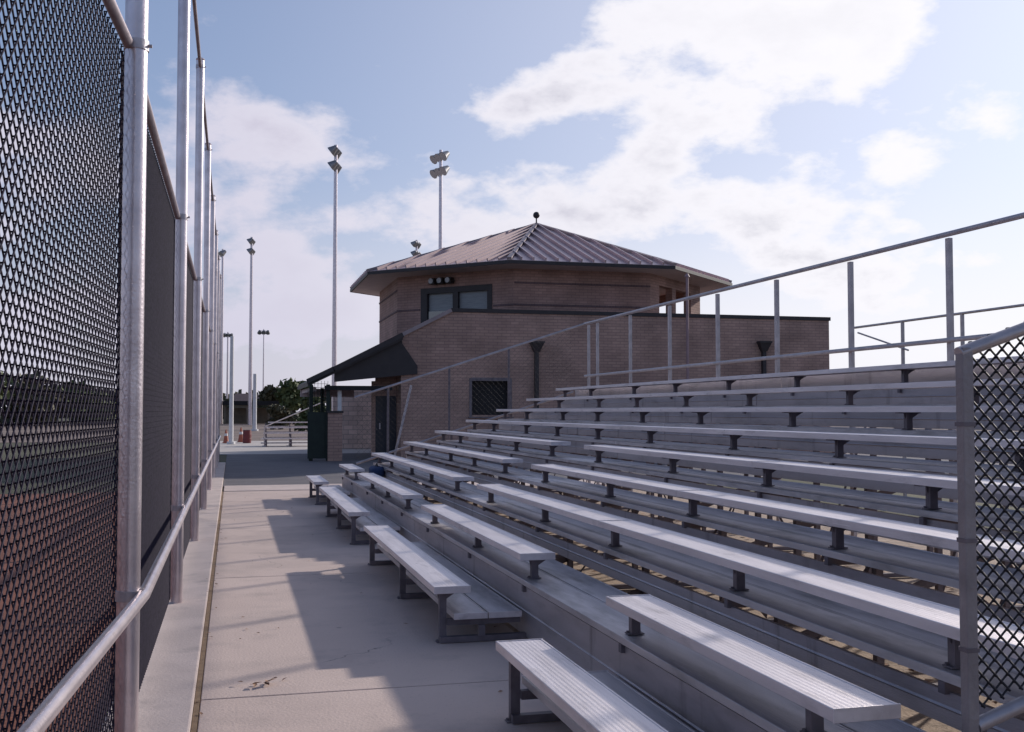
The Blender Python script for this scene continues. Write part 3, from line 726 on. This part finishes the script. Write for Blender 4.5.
light_pole(227, 332, 190, 1, 'faint thin light pole just right of the far fence end', R(30), .2)
light_pole(263, 329, 185, 1, 'faint light pole with wide crossarm in the far distance', R(0), .13)
# short white post beyond the walkway
b0 = atG(231, 444); o = empty('white_post', b0, 'white painted post standing at the far end of the walkway', 'post')
z_ = CAMZ + (411-335)/F*52
MB().tube(b0, b0+Vector((0,0,z_)), .11, 14, .09).build('shaft', 'white', o, smooth=True)
MB().tube(b0, b0+Vector((0,0,.12)), .2, 14).build('base_plate', 'white', o, smooth=True)
b0 = atG(254.5, 431); o = empty('white_post', b0, 'white painted post farther back, in front of the low brown shelter', 'post')
MB().tube(b0, b0+Vector((0,0,4.6)), .17, 14, .14).build('shaft', 'white', o, smooth=True)
MB().tube(b0, b0+Vector((0,0,.15)), .3, 14).build('base_plate', 'white', o, smooth=True)

# ------------------------------------------------------------------ block wall beyond the porch
xa, xb2 = X_at(333, 46.5), X_at(384, 46.5)
o = empty('block_wall', (xa, 46.5, 0), 'pale tan block wall seen through the porch left of the dark door', 'wall')
mb = MB(); mb.box(xa, xb2, 46.5, 46.8, 0, Z_at(355, 389, 46.5)); mb.build('wall', 'block', o, uv=True)
mb = MB(); mb.box(xa-.03, xb2+.03, 46.46, 46.84, Z_at(355, 389, 46.5)+.001, Z_at(355, 389, 46.5)+.06); mb.build('wall_cap', 'kerb', o)

# ------------------------------------------------------------------ far things
# small far bleacher
b0 = atG(287, 446.5)
o = empty('small_bleacher', b0, 'small low aluminium bleacher on the pavement left of the porch', 'bleacher')
for i in range(4):
    mb = MB(); yy = b0.y + i*.55; z_ = .38+.24*i; mb.box(b0.x-1.15+.12*i, b0.x+1.6, yy, yy+.25, z_-.05, z_); mb.build('seat_plank', 'alu_seat', o)
    mb = MB(); mb.box(b0.x-1.15+.12*i, b0.x+1.6, yy+.27, yy+.5, max(.03, z_-.25), max(.08, z_-.2)); mb.build('foot_plank', 'alu_foot', o)
for s in (-.9, .2, 1.3):
    mb = MB(); x_ = b0.x+s; mb.bar((x_, b0.y+.1, .03), (x_, b0.y+2.1, .03), .05, .05)
    for i in range(4): mb.bar((x_, b0.y+.12+i*.55, .0), (x_, b0.y+.12+i*.55, .33+.24*i), .05, .05, (0,1,0))
    mb.build('support_frame', 'steel_dark', o)
mb = MB(); mb.tube((b0.x-1.0, b0.y, .9), (b0.x+1.7, b0.y+2.2, 2.0), .025, 8); mb.tube((b0.x-1.0, b0.y, .9), (b0.x-1.0, b0.y, 0), .025, 8); mb.tube((b0.x+1.7, b0.y+2.2, 2.0), (b0.x+1.7, b0.y+2.2, 0), .025, 8)
mb.build('handrail', 'steel', o, smooth=True)
# cones / barrels
def cone(px, py, m_, label, s=1.0):
    b = atG(px, py); o = empty('traffic_cone', b, label, 'cone', 'orange cones beyond the walkway')
    MB().tube(b+Vector((0,0,.03)), b+Vector((0,0,.75*s)), .16*s, 14, .035*s).build('cone_body', m_, o, smooth=True)
    MB().box(b.x-.2*s, b.x+.2*s, b.y-.2*s, b.y+.2*s, 0, .03).build('base', m_, o)
    MB().tube(b+Vector((0,0,.40*s)), b+Vector((0,0,.53*s)), .100*s, 14, .078*s).build('collar', 'white', o, smooth=True)
cone(241, 442, 'orange', 'orange traffic cone right of the white post', 1.0)
cone(226, 443, 'orange', 'orange traffic cone at the end of the fence', .9)
b = atG(247, 443); o = empty('barrel', b, 'dark red barrel between the cone and the small bleacher', 'barrel')
mb = MB(); prof = [(0, .2), (.22, .22), (.24, .21), (.44, .22), (.46, .21), (.64, .20)]
for (z0_, r0_), (z1_, r1_) in zip(prof[:-1], prof[1:]): mb.tube(b+Vector((0,0,z0_)), b+Vector((0,0,z1_)), r0_, 16, r1_)
mb.build('drum', 'red', o, smooth=True); MB().tube(b+Vector((0,0,.641)), b+Vector((0,0,.66)), .205, 16).build('lid', 'steel_dark', o)
# shelter with dark roof
b0 = atG(258, 424); o = empty('open_shelter', b0, 'low open shelter with a dark flat roof in front of the far trees', 'shelter')
hw = 4.3; dpt = 4
mb = MB(); mb.box(b0.x-hw, b0.x+hw, b0.y, b0.y+dpt, 2.35, 2.85); mb.build('roof', 'dark', o)
for s in (-1, -.33, .33, 1):
    mb = MB(); mb.box(b0.x+s*(hw-.3)-.12, b0.x+s*(hw-.3)+.12, b0.y+.3, b0.y+.55, 0, 2.349); mb.build('post', 'housewall', o)
mb = MB(); mb.box(b0.x-hw+.2, b0.x+hw-.2, b0.y+dpt-.4, b0.y+dpt-.2, 0, 2.0); mb.build('back_wall', 'housewall', o)
# brown roofed house
b0 = atG(246, 419); o = empty('brown_roofed_house', b0, 'low house with a brown hipped roof left of the far trees', 'house')
hw, dpt, he = 5.0, 8, 2.9; hr = CAMZ + 18/F*216
mb = MB(); mb.box(b0.x-hw, b0.x+hw, b0.y, b0.y+dpt, 0, he); mb.build('wall', 'housewall', o)
mb = MB(); e_ = .5; mb.add([(b0.x-hw-e_, b0.y-e_, he), (b0.x+hw+e_, b0.y-e_, he), (b0.x+hw+e_, b0.y+dpt+e_, he), (b0.x-hw-e_, b0.y+dpt+e_, he), (b0.x-hw+3, b0.y+dpt/2, hr), (b0.x+hw-3, b0.y+dpt/2, hr)],
     [(0,1,5,4), (1,2,5), (2,3,4,5), (3,0,4), (3,2,1,0)]); mb.build('roof', 'brownroof', o)
for s in (-3, 0, 3): MB().box(b0.x+s-.6, b0.x+s+.6, b0.y-.05, b0.y-.003, 1.0, 2.2).build('window', 'dark', o)

# ------------------------------------------------------------------ trees
def tree(base, ht, wd, label, leafm='leafA', n=1400, ls=.35, seed=1, group='trees beyond the ball field', name='leafy_tree', low=.12):
    rnd = random.Random(seed); base = Vector(base)
    o = empty(name, base, label, 'tree', group)
    mb = MB(); top = base+Vector((0,0,ht*.55)); mb.tube(base, top, ht*.035, 8, ht*.018)
    clumps = []
    for i in range(11):
        a = rnd.uniform(0, 6.28); rr = wd*.5*math.sqrt(rnd.random())*.8; zz_ = ht*rnd.uniform(low+.12, .86)
        rr *= math.sqrt(max(.15, 1-((zz_/ht-.45)/.5)**2))
        c = base+Vector((rr*math.cos(a), rr*math.sin(a), zz_)); clumps.append((c, wd*rnd.uniform(.16, .27)))
        mb.tube(base+Vector((0,0,ht*rnd.uniform(.15, .5))), c, ht*.012, 5, ht*.004)
    mb.build('trunk', 'bark', o, smooth=True)
    mb = MB()
    for i in range(n):
        c, r_ = rnd.choice(clumps); v = Vector((rnd.gauss(0,1), rnd.gauss(0,1), rnd.gauss(0,1))).normalized()*r_*rnd.random()**.4
        v.z *= .8; p = c+v; s = ls*rnd.uniform(.5, 1.2)
        a = Vector((rnd.gauss(0,1), rnd.gauss(0,1), rnd.gauss(0,1))).normalized(); b = a.orthogonal().normalized(); b = Matrix.Rotation(rnd.uniform(0,6.28), 3, a) @ b; q = a.cross(b)
        mb.add([p+b*s, p+q*s*.6, p-b*s, p-q*s*.6], [(0,1,2,3)])
    mb.build('crown', leafm, o)
    return o
def tree_px(px, ytop, dist, wpx, *a, **k):
    d = ray(px, 411); k2 = dist/(d.dot(ray(512, 366))); base = Vector((d.x*k2, d.y*k2, 0)); ht = CAMZ + (411-ytop)/F*dist
    return tree(base, ht, wpx/F*dist, *a, **k)
tree_px(294, 378, 130, 44, 'rounded green tree, tallest of the far clump left of the porch', 'leafA', 2600, .42, 3)
tree_px(272, 384, 150, 26, 'dark brownish tree at the left of the far clump', 'leafB', 1500, .45, 4)
tree_px(313, 392, 120, 26, 'lower green tree at the right of the far clump, beside the porch post', 'leafA', 1500, .36, 5)
tree_px(258, 399, 160, 26, 'small dark tree just behind the brown roofed house', 'leafB', 900, .4, 6)
tree_px(281, 404, 95, 30, 'low olive shrub below the rounded green tree', 'leafB', 1300, .24, 8, low=.0)
tree_px(308, 408, 85, 26, 'low yellowish shrub beside the left porch post', 'leafA', 1200, .2, 9, low=.0)
tree_px(228, 397, 150, 14, 'narrow dark tree behind the end of the tall fence', 'leafB', 700, .4, 10)
# trees left of the field, seen through the wire
for j, (px, yt, ds, wd) in enumerate(((-30, 372, 110, 90), (28, 380, 118, 80), (78, 384, 125, 70), (122, 388, 140, 60), (160, 392, 150, 50), (190, 396, 170, 40))):
    tree_px(px, yt, ds, wd, ['broad dark tree at the far left behind the wire fence', 'second dark tree from the left seen through the wire fence', 'third dark tree from the left through the wire fence',
        'dark tree directly behind the nearest tall fence post', 'far tree seen between the first and second fence posts', 'farthest tree seen between the second and third fence posts'][j], 'leafB' if j % 2 else 'leafA', 1500, .5, 20+j)
mb = MB()
rnd = random.Random(99)
for i in range(9000):
    a = R(rnd.uniform(-75, 80)); rr = rnd.uniform(300, 340); h_ = 6.5+3.0*noise.noise(Vector((a*14, 0, 3)))+1.5*noise.noise(Vector((a*60, 0, 3)))
    p = Vector((math.sin(a)*rr, math.cos(a)*rr, rnd.uniform(0, 1)**.7*h_)); s = rnd.uniform(.6, 1.5)
    u_ = Vector((rnd.gauss(0,1), rnd.gauss(0,1), rnd.gauss(0,1))).normalized(); b = u_.orthogonal().normalized(); q = u_.cross(b)
    mb.add([p+b*s, p+q*s, p-b*s, p-q*s], [(0,1,2,3)])
tag(mb.build('distant_woodland', 'leafB'), kind='stuff')

# ------------------------------------------------------------------ small things near the camera
def dry_leaves(px, py, n, label, seed, spread=.055, z=.002):
    rnd = random.Random(seed); c = atG(px, py, z); mb = MB()
    for i in range(n):
        p = c+Vector((rnd.gauss(0, spread*1.4), rnd.gauss(0, spread*.8), .006+rnd.random()*.02)); a = rnd.uniform(0, 6.28); s = rnd.uniform(.02, .045)
        u_ = Vector((math.cos(a), math.sin(a), rnd.uniform(-.3, .3))); v_ = Vector((-math.sin(a), math.cos(a), rnd.uniform(-.4, .4)))
        mb.add([p-u_*s, p-v_*s*.5+Vector((0,0,.004)), p+u_*s, p+v_*s*.5+Vector((0,0,.006))], [(0,1,2,3)])
    return tag(mb.build('dry_leaves', 'leaf_dry'), label, 'leaves', None, 'stuff')
dry_leaves(272, 684, 9, 'small heap of dry curled leaves on the concrete walkway', 5)
rnd = random.Random(12); mb = MB()
for i in range(90):
    p = Vector((-.17+abs(rnd.gauss(0, .035))*rnd.choice((-1, 1, 1)), rnd.uniform(4, 22), .006)) if i < 60 else Vector((rnd.uniform(-.1, 1.7), rnd.uniform(4.5, 22), .003))
    if p.x < -.188: p.z = .03
    a = rnd.uniform(0, 6.28); s_ = rnd.uniform(.008, .024); u_ = Vector((math.cos(a), math.sin(a), rnd.uniform(-.2, .2))); v_ = Vector((-math.sin(a), math.cos(a), rnd.uniform(-.2, .2)))
    p.z += s_*.3; mb.add([p-u_*s_, p-v_*s_*.5, p+u_*s_, p+v_*s_*.5+Vector((0,0,.004))], [(0,1,2,3)])
tag(mb.build('leaf_debris', 'leaf_dry'), 'tiny dry leaf scraps scattered along the joint beside the fence kerb', 'leaves', None, 'stuff')
# litter of leaves on the gravel under the bleacher
rnd = random.Random(55); mb = MB()
for i in range(1500):
    p = Vector((rnd.uniform(1.8, 7), rnd.uniform(1.5, 21), .004+rnd.random()*.01)); a = rnd.uniform(0, 6.28); s = rnd.uniform(.02, .06)
    u_ = Vector((math.cos(a), math.sin(a), 0)); v_ = Vector((-math.sin(a), math.cos(a), 0))
    mb.add([p-u_*s, p-v_*s*.5, p+u_*s, p+v_*s*.5+Vector((0,0,.01))], [(0,1,2,3)])
tag(mb.build('leaf_litter', 'leaf_dry'), 'scattered dry leaves on the gravel under the bleacher', 'leaves', None, 'stuff')
# blue cloth bag on the far benches
c = Vector((2.50, 19.3, RISE*2))
o = empty('sports_bag', c, 'blue cloth bag lying on the footboards near the far end of the bleacher', 'bag')
mb = MB(); mb.sphere(c+Vector((0,0,.10)), .13, 10)
for v in mb.v:
    q = v - c - Vector((0,0,.10)); f_ = lambda t, a: math.copysign(abs(t/.13)**.55*a, t)
    v.x = c.x+f_(q.x, .13)+.015*noise.noise(v*9); v.y = c.y+f_(q.y, .30); v.z = c.z+.10+f_(q.z, .095)+.02*noise.noise(v*7)
mb.build('bag_body', 'blue', o, smooth=True)
mb = MB(); prev = None
for i in range(9):
    a = math.pi*i/8; p = c+Vector((0, -.12*math.cos(a), .17+.08*math.sin(a)))
    if prev: mb.tube(prev, p, .010, 6)
    prev = p
mb.build('strap', 'dark', o, smooth=True)

# ------------------------------------------------------------------ render settings
S.view_settings.view_transform = 'Standard'; S.view_settings.look = 'None'; S.view_settings.gamma = 1; S.view_settings.use_curve_mapping = False
S.view_settings.exposure = 0.0
S.render.engine = 'CYCLES'; S.cycles.max_bounces = 6; S.cycles.diffuse_bounces = 3; S.cycles.glossy_bounces = 3; S.cycles.use_denoising = True
for o in C.objects:
    if '_w' in o: del o['_w']
for m_ in bpy.data.materials:
    if '_r' in m_: del m_['_r']
